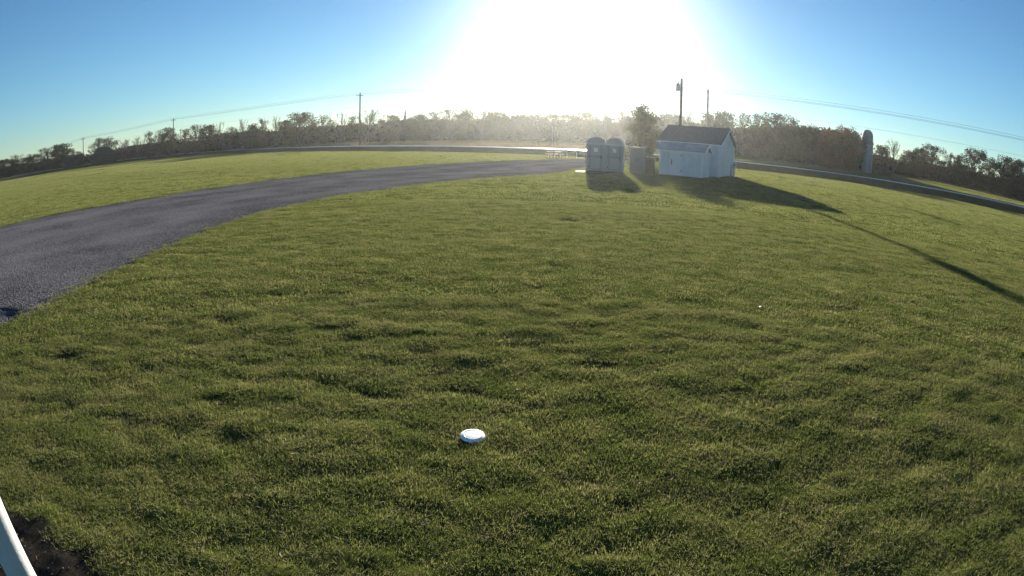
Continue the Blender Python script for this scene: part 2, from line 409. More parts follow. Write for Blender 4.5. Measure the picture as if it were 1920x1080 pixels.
# gravel drive sweeping from the left round to the road
k = 22
u = np.linspace(0, 1, k)
P = dU[:, None, :] * (1 - u)[None, :, None] + dL[:, None, :] * u[None, :, None]
px, py = P[..., 0].ravel(), P[..., 1].ravel()
tt = road_t(px, py)
pz = np.interp(tt, [-13, -3.1], [.0, .79]) + .012 + (vnoise(px * .8, py * .8, 12) - .5) * .03 + (vnoise(px * 3, py * 3, 13) - .5) * .014
eu = np.tile(np.minimum(u, 1 - u), ND); pz = np.where(eu < .01, pz - .045, pz)
Fd = np.array([(i * k + j, (i + 1) * k + j, (i + 1) * k + j + 1, i * k + j + 1) for i in range(ND - 1) for j in range(k - 1)])
drive_wear = sum(np.exp(-(((np.tile(u, ND) * 6.0 + (vnoise(np.repeat(np.arange(ND) * .05, k), np.zeros(ND * k) + c_, 40) - .5) * 1.2) - c_) / .33) ** 2) for c_ in (1.2, 2.3, 3.7, 4.9)) * .16 + (vnoise(px * .9, py * .9, 41) - .5) * .22
drive = tag(np_mesh('gravel_drive', np.stack([px, py, pz], 1), Fd, M['gravel']), kind='structure')

a_ = drive.data.attributes.new('wear', 'FLOAT', 'POINT'); a_.data.foreach_set('value', drive_wear.astype(np.float32))

# road on its low bank
def strip(name, ts, zs, mat, noise=0.0):
    V = []; n = len(ts)
    for i in range(len(CL)):
        for q, (t_, z_) in enumerate(zip(ts, zs)):
            p = CL[i] + OUT[i] * t_
            V.append((p[0], p[1], z_ + (random.uniform(-1, 1) * noise if 0 < q < n - 1 else 0)))
    F = [(i * n + j, i * n + j + 1, (i + 1) * n + j + 1, (i + 1) * n + j) for i in range(len(CL) - 1) for j in range(n - 1)]
    return tag(np_mesh(name, np.array(V), np.array(F), mat), kind='structure')
strip('road_bank', [-7.6, -7.0, -5.6, -4.6, -3.7, -3.2, 3.2, 3.8, 5.5, 7.5, 11, 12.6], [-.05, .03, .12, .38, .66, .72, .72, .68, .40, .38, .69, .66], M['bank_grass'], .03)
strip('road', [-3.05, -3.0, -1.5, 0, 1.5, 3.0, 3.05], [.70, .76, .785, .80, .785, .76, .70], M['asphalt'])

# ------------------------------------------------------------------ grass (uncountable: scattered)
def blade_patch(name, n, rad_, hlo, hhi, wid, bend, mat, seed, seg=2):
    g = np.random.default_rng(seed)
    rr = rad_ * np.sqrt(g.random(n)); aa = g.random(n) * 2 * np.pi
    bx, by = rr * np.cos(aa), rr * np.sin(aa)
    h = g.uniform(hlo, hhi, n); yaw = g.random(n) * 2 * np.pi
    lean = g.uniform(.1, 1, n) * bend * h; la = yaw + g.normal(0, .6, n) + np.pi / 2
    w = wid * g.uniform(.6, 1.2, n)
    V = []; F = []
    ux, uy = np.cos(yaw), np.sin(yaw); lx, ly = np.cos(la), np.sin(la)
    ts = [0, .55, 1.0]
    P = []
    for t_ in ts:
        cx = bx + lx * lean * t_ ** 1.8; cy = by + ly * lean * t_ ** 1.8; cz = h * t_ * (1 - .25 * t_ * bend) - .008
        ww = w * (1 - t_ * .55) / 2 if t_ < 1 else w * 0
        P.append((np.stack([cx - ux * ww, cy - uy * ww, cz], 1), np.stack([cx + ux * ww, cy + uy * ww, cz], 1)))
    # verts: 0l 0r 1l 1r tip
    V = np.stack([P[0][0], P[0][1], P[1][0], P[1][1], P[2][0]], 1).reshape(-1, 3)
    b = np.arange(n)[:, None] * 5
    F = np.concatenate([b + np.array([[0, 1, 3]]), b + np.array([[0, 3, 2]]), b + np.array([[2, 3, 4]])])
    return np_mesh(name, V, F, mat, smooth=False, link=False)
def scatter(name, pts, scales, rots, protos, label, cat):
    me = bpy.data.meshes.new(name); me.vertices.add(len(pts)); me.vertices.foreach_set('co', np.asarray(pts, np.float32).ravel())
    for nm, val in (('sc', scales), ('rz', rots)):
        a = me.attributes.new(nm, 'FLOAT', 'POINT'); a.data.foreach_set('value', np.asarray(val, np.float32))
    a = me.attributes.new('pick', 'INT', 'POINT'); a.data.foreach_set('value', rng.integers(0, len(protos), len(pts)).astype(np.int32))
    o = bpy.data.objects.new(name, me); COL.objects.link(o)
    ng = bpy.data.node_groups.new(name, 'GeometryNodeTree')
    ng.interface.new_socket('Geometry', in_out='INPUT', socket_type='NodeSocketGeometry')
    ng.interface.new_socket('Geometry', in_out='OUTPUT', socket_type='NodeSocketGeometry')
    n, l = ng.nodes, ng.links
    gi = n.new('NodeGroupInput'); go = n.new('NodeGroupOutput')
    jn = n.new('GeometryNodeJoinGeometry')
    for p in protos:
        oi = n.new('GeometryNodeObjectInfo'); oi.inputs['Object'].default_value = p; oi.inputs['As Instance'].default_value = True
        l.new(oi.outputs['Geometry'], jn.inputs[0])
    ip = n.new('GeometryNodeInstanceOnPoints'); ip.inputs['Pick Instance'].default_value = True
    def attr(nm, ty):
        a = n.new('GeometryNodeInputNamedAttribute'); a.data_type = ty; a.inputs['Name'].default_value = nm; return a
    asc, arz, apk = attr('sc', 'FLOAT'), attr('rz', 'FLOAT'), attr('pick', 'INT')
    cx = n.new('ShaderNodeCombineXYZ'); l.new(arz.outputs['Attribute'], cx.inputs['Z'])
    l.new(gi.outputs[0], ip.inputs['Points']); l.new(jn.outputs[0], ip.inputs['Instance'])
    l.new(apk.outputs['Attribute'], ip.inputs['Instance Index']); l.new(cx.outputs[0], ip.inputs['Rotation']); l.new(asc.outputs['Attribute'], ip.inputs['Scale'])
    l.new(ip.outputs[0], go.inputs[0])
    md = o.modifiers.new('scatter', 'NODES'); md.node_group = ng
    me.materials.append(protos[0].data.materials[0])
    return tag(o, label, cat, kind='stuff')
def lawn_points(r0, r1, per_m2, keep=None):
    a0 = R(76)
    n = int(a0 * (r1 * r1 - r0 * r0) * per_m2)
    q = 1 / math.sqrt(per_m2); m_ = int(2 * r1 / q) + 1      # jittered grid: even cover, no bald gaps
    ix, iy = np.meshgrid(np.arange(m_), np.arange(m_ // 2 + int(r1 / q * .3)))
    x = -r1 + (ix.ravel() + rng.random(ix.size)) * q; y = -.3 * r1 + (iy.ravel() + rng.random(ix.size)) * q
    rr_ = np.hypot(x, y); kp = (rr_ > r0) & (rr_ < r1) & (np.abs(np.arctan2(x, y)) < a0)
    x, y = x[kp], y[kp]; n = len(x)
    zz, t = base_z(x, y)
    ok = (t < -7.0) & ~in_poly(x, y, DPOLY)
    sx = x + (vnoise(x * 7, y * 7, 9) - .5) * .25; sy = y + (vnoise(x * 7, y * 7, 10) - .5) * .25
    ok &= ~in_poly(sx, sy, SOIL)
    for cx, cy, rr, dd in DENTS[:8]:
        q = ((x - cx) / rr / 1.4) ** 2 + ((y - cy) / rr) ** 2
        ok &= ~((q < .22) & (rng.random(n) < .75))
    x, y = x[ok], y[ok]
    zg = ground_z(x, y)
    s = .80 + .4 * vnoise(x * 3.1, y * 4.6, 21) + .2 * (vnoise(x * .8, y * .9, 22) - .5)
    s *= rng.uniform(.85, 1.15, len(x))
    return np.stack([x, y, zg], 1), s, rng.uniform(0, 6.283, len(x))
PA = [blade_patch('grass_patch', 64, .10, .024, .052, .0046, 1.2, M['grass_blade'], 30 + i) for i in range(5)]
PB = [blade_patch('grass_patch', 80, .22, .024, .054, .008, 1.15, M['grass_blade'], 40 + i) for i in range(4)]
PC = [blade_patch('grass_patch', 110, .5, .028, .06, .02, .8, M['grass_blade'], 50 + i) for i in range(4)]
p_, s_, r2_ = lawn_points(.9, 8.5, 135); scatter('lawn_grass', p_, s_, r2_, PA, 'short tufty mown grass of the near lawn', 'grass')
p_, s_, r2_ = lawn_points(8.2, 22, 36); scatter('lawn_grass', p_, s_, r2_, PB, 'short mown grass of the lawn between near turf and shed', 'grass')
p_, s_, r2_ = lawn_points(21, 95, 4.2); scatter('lawn_grass', p_, s_, r2_, PC, 'short mown grass of the far lawn up to the road bank', 'grass')
PD = [blade_patch('grass_patch', 320, 2.3, .03, .08, .055, .8, M['grass_blade'], 55 + i) for i in range(3)]
def far_points(n):
    r = np.sqrt(rng.uniform(60 ** 2, 235 ** 2, n)); a = rng.uniform(-R(66), R(66), n)
    x, y = r * np.sin(a), r * np.cos(a); t = road_t(x, y)
    ok = ((t < -7.5) & (r > 88) & ~in_poly(x, y, DPOLY)) | ((t > 13) & (t < 75))
    x, y = x[ok], y[ok]
    return np.stack([x, y, ground_z(x, y)], 1), rng.uniform(.8, 1.3, len(x)), rng.uniform(0, 6.283, len(x))
p_, s_, r2_ = far_points(16000); scatter('field_grass', p_, s_, r2_, PD, 'green grass of the distant lawn and the field beyond the road', 'grass')
# loose stones spilled along both edges of the drive, thin tufts creeping in from the lawn
def stone(seed):
    g = np.random.default_rng(seed)
    V = np.array([(1,0,0),(-1,0,0),(0,1,0),(0,-1,0),(0,0,1),(0,0,-1)], float) * g.uniform(.6, 1.2, (6, 3)) * np.array([.02, .016, .011])
    F = np.array([(0,2,4),(2,1,4),(1,3,4),(3,0,4),(2,0,5),(1,2,5),(3,1,5),(0,3,5)])
    return np_mesh('stone', V, F, M['pebble'], smooth=False, link=False)
M['pebble'] = simple('pebble', (.12, .115, .11), 1.0, var=.4, scale=60, spec=0.0)
def edge_points(n, spread, jmax):
    P0 = np.concatenate([dL[20:jmax], dU[20:jmax]]); i = rng.integers(0, len(P0), n)
    p = P0[i] + rng.normal(0, spread, (n, 2))
    z = ground_z(p[:, 0], p[:, 1]); ins = in_poly(p[:, 0], p[:, 1], DPOLY)
    return np.stack([p[:, 0], p[:, 1], np.where(ins, .012, z) + .006], 1)
ep = edge_points(5200, .22, 220)
scatter('spilled_stones', ep, rng.uniform(.5, 1.5, len(ep)), rng.uniform(0, 6.28, len(ep)), [stone(i) for i in range(4)], 'loose grey stones along the edges of the gravel drive', 'stones')
ep = edge_points(1500, .16, 240); ep[:, 2] -= .006
scatter('edge_tufts', ep, rng.uniform(.5, 1.0, len(ep)), rng.uniform(0, 6.28, len(ep)), PA, 'thin grass creeping onto the edge of the gravel drive', 'grass')
q_ = rng.uniform((-4.6, -.5), (-1.9, 2.3), (900, 2)); q_ = q_[in_poly(q_[:, 0], q_[:, 1], SOIL)]
sp_ = np.stack([q_[:, 0], q_[:, 1], ground_z(q_[:, 0], q_[:, 1]) + .003], 1)
scatter('soil_pebbles', sp_, rng.uniform(.2, .6, len(sp_)), rng.uniform(0, 6.28, len(sp_)), [stone(i + 9) for i in range(3)], 'small pebbles on the bare dark soil beside the white post', 'pebbles')
# dry leaves blown over the lawn
M['dry_leaf'] = leafmat('dry_leaf', [(.16, .10, .05), (.24, .17, .09), (.32, .26, .16)], .3, scale=8, isl_var=.5, obj_var=.5)
def dry_leaf(seed):
    g = np.random.default_rng(seed)
    V = np.array([(-.03, 0, .004), (-.01, .014, .012), (.02, .012, .008), (.034, 0, .016), (.018, -.013, .01), (-.012, -.014, .006), (0, 0, .0)]) * g.uniform(.8, 1.2, (7, 3))
    return np_mesh('leaf', V, np.array([(0, 6, 1), (1, 6, 2), (2, 6, 3), (3, 6, 4), (4, 6, 5), (5, 6, 0)]), M['dry_leaf'], smooth=False, link=False)
n_ = 420; r_ = np.sqrt(rng.uniform(1.5 ** 2, 16 ** 2, n_)); a_ = rng.uniform(-R(70), R(70), n_)
q_ = np.stack([r_ * np.sin(a_), r_ * np.cos(a_)], 1); q_ = q_[~in_poly(q_[:, 0], q_[:, 1], DPOLY)]
scatter('fallen_leaves', np.stack([q_[:, 0], q_[:, 1], ground_z(q_[:, 0], q_[:, 1]) + .03], 1), rng.uniform(.5, 1.1, len(q_)), rng.uniform(0, 6.28, len(q_)), [dry_leaf(i) for i in range(3)], 'few small dry tan leaves strewn over the near lawn', 'leaves')
# dry weeds on the far verge
PW = [blade_patch('weed_patch', 160, 1.3, .25, .75, .05, .5, M['weeds'], 60 + i) for i in range(3)]
def verge(n, t0, t1, i0, i1):
    i = rng.uniform(i0, i1, n); a = i.astype(int); f = (i - a)[:, None]
    p = CL[a] * (1 - f) + CL[a + 1] * f + (OUT[a] * rng.uniform(t0, t1, n)[:, None])
    return p
nC = len(CL)
wl_ = verge(1500, 9, 26, 60, 120)
zz = ground_z(wl_[:, 0], wl_[:, 1])
scatter('roadside_weeds', np.stack([wl_[:, 0], wl_[:, 1], zz - .03], 1), rng.uniform(.5, 1.1, len(wl_)), rng.uniform(0, 6.28, len(wl_)), PW, 'tall dry tan weeds along the far side of the road', 'weeds')

# ------------------------------------------------------------------ trees
def make_tree_meshes(kind, seed):
    """unit tree: height 10, crown about 6 wide"""
    g = np.random.default_rng(seed)
    H = 10.0
    if kind == 'spruce':
        mb = MB(); mb.tube([(0, 0, 0), (0, 0, 5), (0, 0, 9.9)], [.17, .1, .02], 7)
        n = 2600
        q = g.random(n) ** .8; zc = .8 + 9.2 * q; rr = (1 - q) * 2.1 * (.35 + .65 * np.sqrt(g.random(n))) * (.8 + .2 * np.sin(zc * 5)); aa = g.random(n) * 6.283
        C = np.stack([rr * np.cos(aa), rr * np.sin(aa), zc - rr * .25], 1); size = .20
        return mb, C, size, 'leaf_spruce'
    prm = {'leafy': (66, .95, 95, .04, 0), 'twiggy': (60, .80, 46, .08, 10), 'bare': (44, .75, 4, .15, 20), 'oak': (66, .75, 80, .14, 6), 'rust': (66, .95, 95, .03, 0)}[kind]
    ncl, rcl, nlf, z0, ntw = prm
    R0 = 3.0
    th = H * .86; tr = .20
    trunk = [Vector((g.normal(0, .10) * (q > 0), g.normal(0, .10) * (q > 0), th * q)) for q in np.linspace(0, 1, 7)]
    mb = MB(); mb.tube(trunk, [tr * (1.3 if q == 0 else 1 - .86 * q) for q in np.linspace(0, 1, 7)], 7, cap=False)
    cl = []; tw_c = []; C = []
    while len(cl) < ncl:
        q = g.random(); zc = H * (z0 + (1 - z0) * q)
        prof = (1 - max(0.0, (q - .5) / .52) ** 3.2) ** .55 * (.72 + .28 * min(1, q / .4))
        rr = R0 * prof * math.sqrt(g.random()) * .95; aa = g.uniform(0, 6.283)
        p = Vector((rr * math.cos(aa), rr * math.sin(aa), min(zc, H * .95)))
        if len(cl) > 6 and min((p - c_).length for c_ in cl) < rcl * .55: 
            if g.random() < .7: continue
        cl.append(p)
    for p in cl:
        f = min(max((p.z / H - .22 - .05 * p.xy.length) / .86, .08), .97) * 6; i = min(int(f), 5)
        a0 = trunk[i].lerp(trunk[i + 1], f - i); md = a0.lerp(p, .5) + Vector((g.normal(0, .15), g.normal(0, .15), -.1 + g.normal(0, .15)))
        mb.tube([a0, md, p], [.075, .05, .022], 4, cap=False)
        r1 = rcl * g.uniform(.7, 1.25)
        for _ in range(ntw):
            d = Vector(g.normal(0, 1, 3)) + (p - Vector((0, 0, p.z * .7))).normalized() * .8 + Vector((0, 0, .5)); d.normalize()
            st = md.lerp(p, g.uniform(.2, 1)); e1 = st + d * r1 * g.uniform(.7, 1.5)
            mb.tube([st, st.lerp(e1, .5) + Vector(g.normal(0, .06, 3)), e1], [.022, .015, .006], 3, cap=False)
        n_ = int(nlf * g.uniform(.6, 1.3) * (.75 if p.z > H * .8 else 1))
        o_ = g.normal(0, 1, (n_, 3)); o_ /= np.linalg.norm(o_, axis=1)[:, None]
        C.append(np.array(p) + o_ * (g.random((n_, 1)) ** .45) * r1 * np.array([1, 1, 1.15]))
    C = np.concatenate(C); T = np.array([tuple(p) for p in cl])
    size = {'leafy': .22, 'twiggy': .17, 'bare': .13, 'oak': .19, 'rust': .22}[kind]
    mt = {'leafy': 'leaf_green', 'twiggy': 'leaf_brown', 'bare': 'leaf_brown', 'oak': 'leaf_brown', 'rust': 'leaf_rust'}[kind]
    # bring to the unit size
    zs = max(C[:, 2].max(), T[:, 2].max()); k_ = 10.0 / zs
    C *= k_; mb.v = [(a * k_, b * k_, c_ * k_) for a, b, c_ in mb.v]
    wx = np.percentile(np.hypot(C[:, 0], C[:, 1]), 96); kx = 3.0 / wx
    C[:, :2] *= kx; mb.v = [(a * kx, b * kx, c_) for a, b, c_ in mb.v]
    return mb, C, size, mt
def leaf_cards(C, size, g):
    n = len(C)
    u = g.normal(0, 1, (n, 3)); u /= np.linalg.norm(u, axis=1)[:, None]
    w = np.cross(u, g.normal(0, 1, (n, 3))); w /= np.linalg.norm(w, axis=1)[:, None]
    s = size * g.uniform(.5, 1.2, (n, 1))
    V = np.stack([C - u * s, C + w * s * .55, C + u * s, C - w * s * .55], 1).reshape(-1, 3)
    return V, np.arange(n * 4).reshape(-1, 4)
PROTO = {}
for kind, cnt in (('leafy', 5), ('twiggy', 5), ('bare', 3), ('oak', 3), ('rust', 2), ('spruce', 1)):
    for q in range(cnt):
        mb, C, size, mt = make_tree_meshes(kind, hash((len(kind), q)) % 1000 + 17 * q + len(kind) * 131)
        me = bpy.data.meshes.new('trunk'); me.from_pydata(mb.v, [], mb.f); me.update(); me.materials.append(M['bark'])
        V, F = leaf_cards(C, size, np.random.default_rng(q + 900))
        cr = np_mesh('crown', V, F, M[mt], smooth=False, link=False)
        PROTO.setdefault(kind, []).append((me, cr.data))
TREES = [(-192.9,139.4,8.1,13.0,'leafy'),(-183.5,146.8,7.9,9.9,'leafy'),(-186.8,156.9,8.9,9.8,'twiggy'),(-186.6,166.4,8.3,9.1,'leafy'),(-177.8,167.1,10.0,7.6,'twiggy'),(-179.6,173.9,5.2,7.8,'rust'),(-173.1,171.9,10.6,8.5,'leafy'),(-160.8,167.2,6.4,6.4,'leafy'),
(-157.4,178.5,10.6,7.4,'twiggy'),(-155.5,184.1,10.7,7.5,'twiggy'),(-147.2,183.2,8.5,7.3,'bare'),(-135.9,178.1,8.8,5.3,'bare'),(-126.8,173.6,10.2,4.7,'twiggy'),(-127.4,180.6,10.6,4.8,'twiggy'),(-122.5,180.3,10.9,5.2,'leafy'),
(-110.5,172.7,9.6,5.6,'twiggy'),(-106.9,174.9,10.5,5.6,'twiggy'),(-102.9,177.3,10.3,6.0,'leafy'),(-99.4,179.3,10.5,4.9,'bare'),(-96.1,181.1,9.0,5.2,'twiggy'),(-80.9,160.8,10.0,3.0,'bare'),(-78.1,162.2,8.5,4.9,'leafy'),(-75.4,163.5,10.0,4.6,'twiggy'),(-71.6,165.2,10.4,3.9,'bare'),(-68.4,166.5,9.0,5.6,'leafy'),(-62.9,163.3,11.0,9.3,'oak'),(-56.3,165.7,10.1,5.8,'twiggy'),(-50.8,167.5,10.2,5.4,'bare'),(-46.8,168.6,9.3,4.2,'leafy'),
(-40.5,160.0,10.4,6.9,'bare'),(-37.9,176.0,9.4,6.2,'leafy'),(-33.5,176.9,10.8,3.9,'spruce'),(-27.6,167.7,9.3,5.6,'leafy'),(-22.8,168.5,10.2,5.6,'twiggy'),(-19.1,168.9,10.8,6.2,'twiggy'),(-14.2,169.4,10.7,6.2,'leafy'),(-9.3,164.7,10.2,6.0,'twiggy'),(-4.9,164.9,9.8,6.0,'leafy'),(0.2,165.0,9.6,6.0,'leafy'),(5.3,164.9,9.4,6.3,'leafy'),(10.0,159.7,9.5,6.1,'leafy'),(14.6,159.3,9.9,6.1,'leafy'),
(19.2,158.8,10.3,6.1,'leafy'),(23.4,153.2,10.5,5.9,'leafy'),(27.2,147.5,10.6,5.8,'twiggy'),(37.6,145.2,10.6,5.8,'leafy'),(40.5,144.4,10.5,4.7,'leafy'),(40.7,134.0,11.1,3.8,'twiggy'),(45.3,132.5,11.0,4.6,'leafy'),
(47.2,126.5,11.2,4.7,'leafy'),(49.2,120.3,11.0,4.3,'twiggy'),(50.5,114.3,10.7,4.3,'twiggy'),(51.9,108.2,10.7,6.6,'oak'),(56.5,108.1,10.1,4.9,'leafy'),(60.3,108.4,9.6,4.1,'twiggy'),(59.3,98.5,8.6,4.4,'rust'),(60.0,94.6,9.2,5.1,'rust'),(63.5,95.9,8.4,3.6,'leafy'),
(82.8,112.9,7.8,3.8,'leafy'),(82.2,107.1,9.0,4.9,'bare'),(94.7,116.3,7.8,4.7,'leafy'),(97.1,114.3,8.8,4.7,'leafy'),(92.8,104.8,9.7,5.9,'oak'),(103.0,109.1,8.8,4.1,'twiggy'),(104.9,107.2,8.4,4.7,'leafy'),(96.8,94.1,10.1,6.9,'oak'),(103.3,94.5,9.0,4.6,'twiggy'),(98.3,85.1,9.4,5.9,'leafy'),(97.1,78.8,9.2,5.7,'leafy'),(96.6,71.2,9.1,6.6,'leafy')]
LAND = [(-99, 'the left edge of the photo'), (-42.95, 'the leftmost utility pole'), (-33.7, 'the second utility pole'), (-15.2, 'the tall pole left of the sun'), (7.0, 'the portable toilets'), (20.3, 'the white shed'), (34.9, 'the concrete silo')]
LOOK = {'leafy': ('dark leafy tree', 'leafy_tree'), 'twiggy': ('half bare twiggy tree', 'twiggy_tree'), 'bare': ('bare leafless tree', 'bare_tree'), 'oak': ('broad spreading brown oak', 'oak_tree'), 'rust': ('rust red autumn tree', 'autumn_tree'), 'spruce': ('pointed dark spruce', 'spruce_tree')}
ORD = 'first second third fourth fifth sixth seventh eighth ninth tenth eleventh twelfth'.split()
cnt = {}; use = {}
for (x, y, top, w, kind) in sorted(TREES, key=lambda q: math.atan2(q[0], q[1])):
    az = math.degrees(math.atan2(x, y))
    lm = [nm for a, nm in LAND if a <= az][-1]
    cnt[(lm, kind)] = cnt.get((lm, kind), 0) + 1
    b0 = gz(x, y)
    pr = PROTO[kind]; i_ = use.get(kind, 0); use[kind] = i_ + 1
    tm, cm = pr[i_ % len(pr)]
    t = empty(LOOK[kind][1], (x, y, b0 - .1), random.uniform(0, 6.28))
    h = (top - b0 + .1) / 10.0; s = w / 6.0 * random.uniform(1.15, 1.4)
    t.scale = (s, s, h)
    for nm, me in (('trunk', tm), ('crown', cm)):
        o = bpy.data.objects.new(nm, me); COL.objects.link(o); o.parent = t
    tag(t, '%s, %s such right of %s' % (LOOK[kind][0], ORD[cnt[(lm, kind)] - 1], lm), 'tree', 'trees along the far tree line')
# brush under and behind the tree line: one mass
def brush():
    P = np.array([(-235, 110), (-205, 150), (-183, 182), (-150, 198), (-118, 194), (-88, 184), (-60, 178), (-30, 184), (0, 178), (20, 170), (36, 158), (50, 136), (57, 118), (66, 104), (76, 122), (96, 124), (110, 112), (112, 95), (106, 72), (104, 45), (106, 20)], float)
    P = catmull(P, 10)
    s = np.concatenate([[0], np.cumsum(np.linalg.norm(np.diff(P, axis=0), axis=1))])
    g = np.random.default_rng(77); n = 170000
    q = g.uniform(0, s[-1], n)
    x = np.interp(q, s, P[:, 0]) + g.normal(0, 3.0, n); y = np.interp(q, s, P[:, 1]) + g.normal(0, 2.6, n)
    top = (3.4 + 3.0 * vnoise(q * .11, q * 0, 31) + 1.6 * vnoise(q * .5, q * 0, 32)) * np.interp(np.interp(q, s, P[:, 0]), [-160, -50, -20, 60, 75, 100], [.68, .95, 1.1, 1.05, .5, .66])
    zz = g.random(n) ** .8 * top
    C = np.stack([x, y, ground_z(x, y) + zz], 1)
    V, F = leaf_cards(C, .55, g)
    return np_mesh('brush_thicket', V, F, M['brush'], smooth=False)
tag(brush(), 'dense dark brush and undergrowth along the foot of the tree line', 'brush', kind='stuff')

# ------------------------------------------------------------------ utility poles and wires
def pole(x, y, top, label, yaw, arm=True, transformer=False):
    b0 = gz(x, y); H = top - b0
    r = empty('utility_pole', (x, y, b0), yaw)
    MB().tube([(0, 0, -.3), (0, 0, H * .5), (0, 0, H)], [.21, .18, .14], 12).build('post', M['pole_wood'], r, True)
    if arm:
        a = MB().box((0, .14, H - .55), (2.4, .1, .12)).build('crossarm', M['pole_wood'], r)
        for sx in (-1, 1):
            MB().tube([(sx * .1, .08, H - 1.25), (sx * .75, .14, H - .62)], .02, 5).build('brace', M['grey_metal'], a)
            MB().lathe([(.02, 0), (.06, .02), (.045, .08), (.065, .1), (.04, .2), (0, .22)], (sx * 1.05, .14, H - .49), 10).build('insulator', M['ceramic'], a, True)
        MB().lathe([(.02, 0), (.06, .02), (.045, .08), (.065, .1), (.04, .2), (0, .22)], (0, 0, H), 10).build('insulator', M['ceramic'], r, True)
    else:
        MB().tube([(0, 0, H - .35), (.42, 0, H - .22), (.46, 0, H - .02)], [.03, .03, .07], 8).build('insulator_bracket', M['ceramic'], r, True)
        MB().lathe([(.02, 0), (.06, .02), (.045, .08), (.065, .1), (.04, .2), (0, .22)], (0, 0, H), 10).build('insulator', M['ceramic'], r, True)
    if transformer:
        t = MB().lathe([(0, -.05), (.2, -.05), (.23, 0), (.23, .72), (.2, .8), (0, .84)], (-.42, 0, H - 1.35), 16).build('transformer', M['grey_metal'], r, True)
        MB().lathe([(.05, 0), (.08, .06), (.05, .12), (.08, .18), (.03, .3), (0, .31)], (-.36, .05, H - .53), 8).build('bushing', M['ceramic'], t, True)
        MB().box((-.17, 0, H - 1.0), (.16, .1, .5)).build('mount', M['grey_metal'], t)
    else:
        MB().tube([(.16, 0, .1), (.16, 0, H * .45)], .025, 6).build('conduit', M['grey_metal'], r)
    return tag(r, label, 'utility pole', 'utility poles along the road')
LINE = [(-215.0, 205.0, 11.3), (-163.6, 175.6, 11.4), (-110.9, 166.4, 12.9), (-33.2, 122.6, 12.27), (32.4, 95.6, 12.36), (97, 66, 12.3), (150, 42, 12.4)]
yaws = []
for i, p in enumerate(LINE):
    a = LINE[max(i - 1, 0)]; b = LINE[min(i + 1, len(LINE) - 1)]
    yaws.append(math.atan2(b[1] - a[1], b[0] - a[0]) + math.pi / 2)
pole(*LINE[1], 'short looking wooden pole with crossarm, leftmost of the line, behind the lawn', yaws[1])
pole(*LINE[2], 'wooden crossarm pole standing among twiggy trees, second from the left', yaws[2])
pole(*LINE[3], 'tall wooden crossarm pole rising above the trees left of the sun', yaws[3])
pole(*LINE[4], 'wooden pole behind the shed where the wires to the right start', yaws[4])
pole(*LINE[5], 'wooden pole at the far right end of the wire span', yaws[5])
pole(17.75, 61.5, 9.68, 'wooden pole with grey transformer can standing behind the white shed', R(8), arm=False, transformer=True)
def wire(offs, dz, r, label, i0=0, i1=None):
    mb = MB(); pts = []
    pl = LINE[i0:i1]; yw = yaws[i0:i1]
    for i in range(len(pl) - 1):
        a = Vector(pl[i]); b = Vector(pl[i + 1])
        a = a + Vector((math.cos(yw[i]), math.sin(yw[i]), 0)) * offs + Vector((0, 0, dz))
        b = b + Vector((math.cos(yw[i + 1]), math.sin(yw[i + 1]), 0)) * offs + Vector((0, 0, dz))
        for q in range(24):
            u_ = q / 24; p = a.lerp(b, u_); p.z -= 4 * u_ * (1 - u_) * .55; pts.append(p)
    mb.tube(pts, r, 5)
    tag(mb.build('power_wire', M['wire'], None, True), label, 'wire', 'wires along the utility poles')
wire(1.05, -.27, .021, 'power wire on the far crossarm end, running pole to pole along the road')
wire(-1.05, -.27, .021, 'power wire on the near crossarm end, running pole to pole along the road')
wire(0, .22, .019, 'topmost power wire on the pole tops, running pole to pole along the road')
wire(0.0, -3.1, .015, 'low thin cable hanging well under the power wires')
a = Vector((32.4, 95.6, 12.0)); b = Vector((17.75, 61.5, 9.85))
tag(MB().tube([a.lerp(b, q / 12) - Vector((0, 0, 4 * (q / 12) * (1 - q / 12) * .4)) for q in range(13)], .016, 5).build('service_wire', M['wire'], None, True), 'thin wire from the road line to the transformer pole', 'wire')

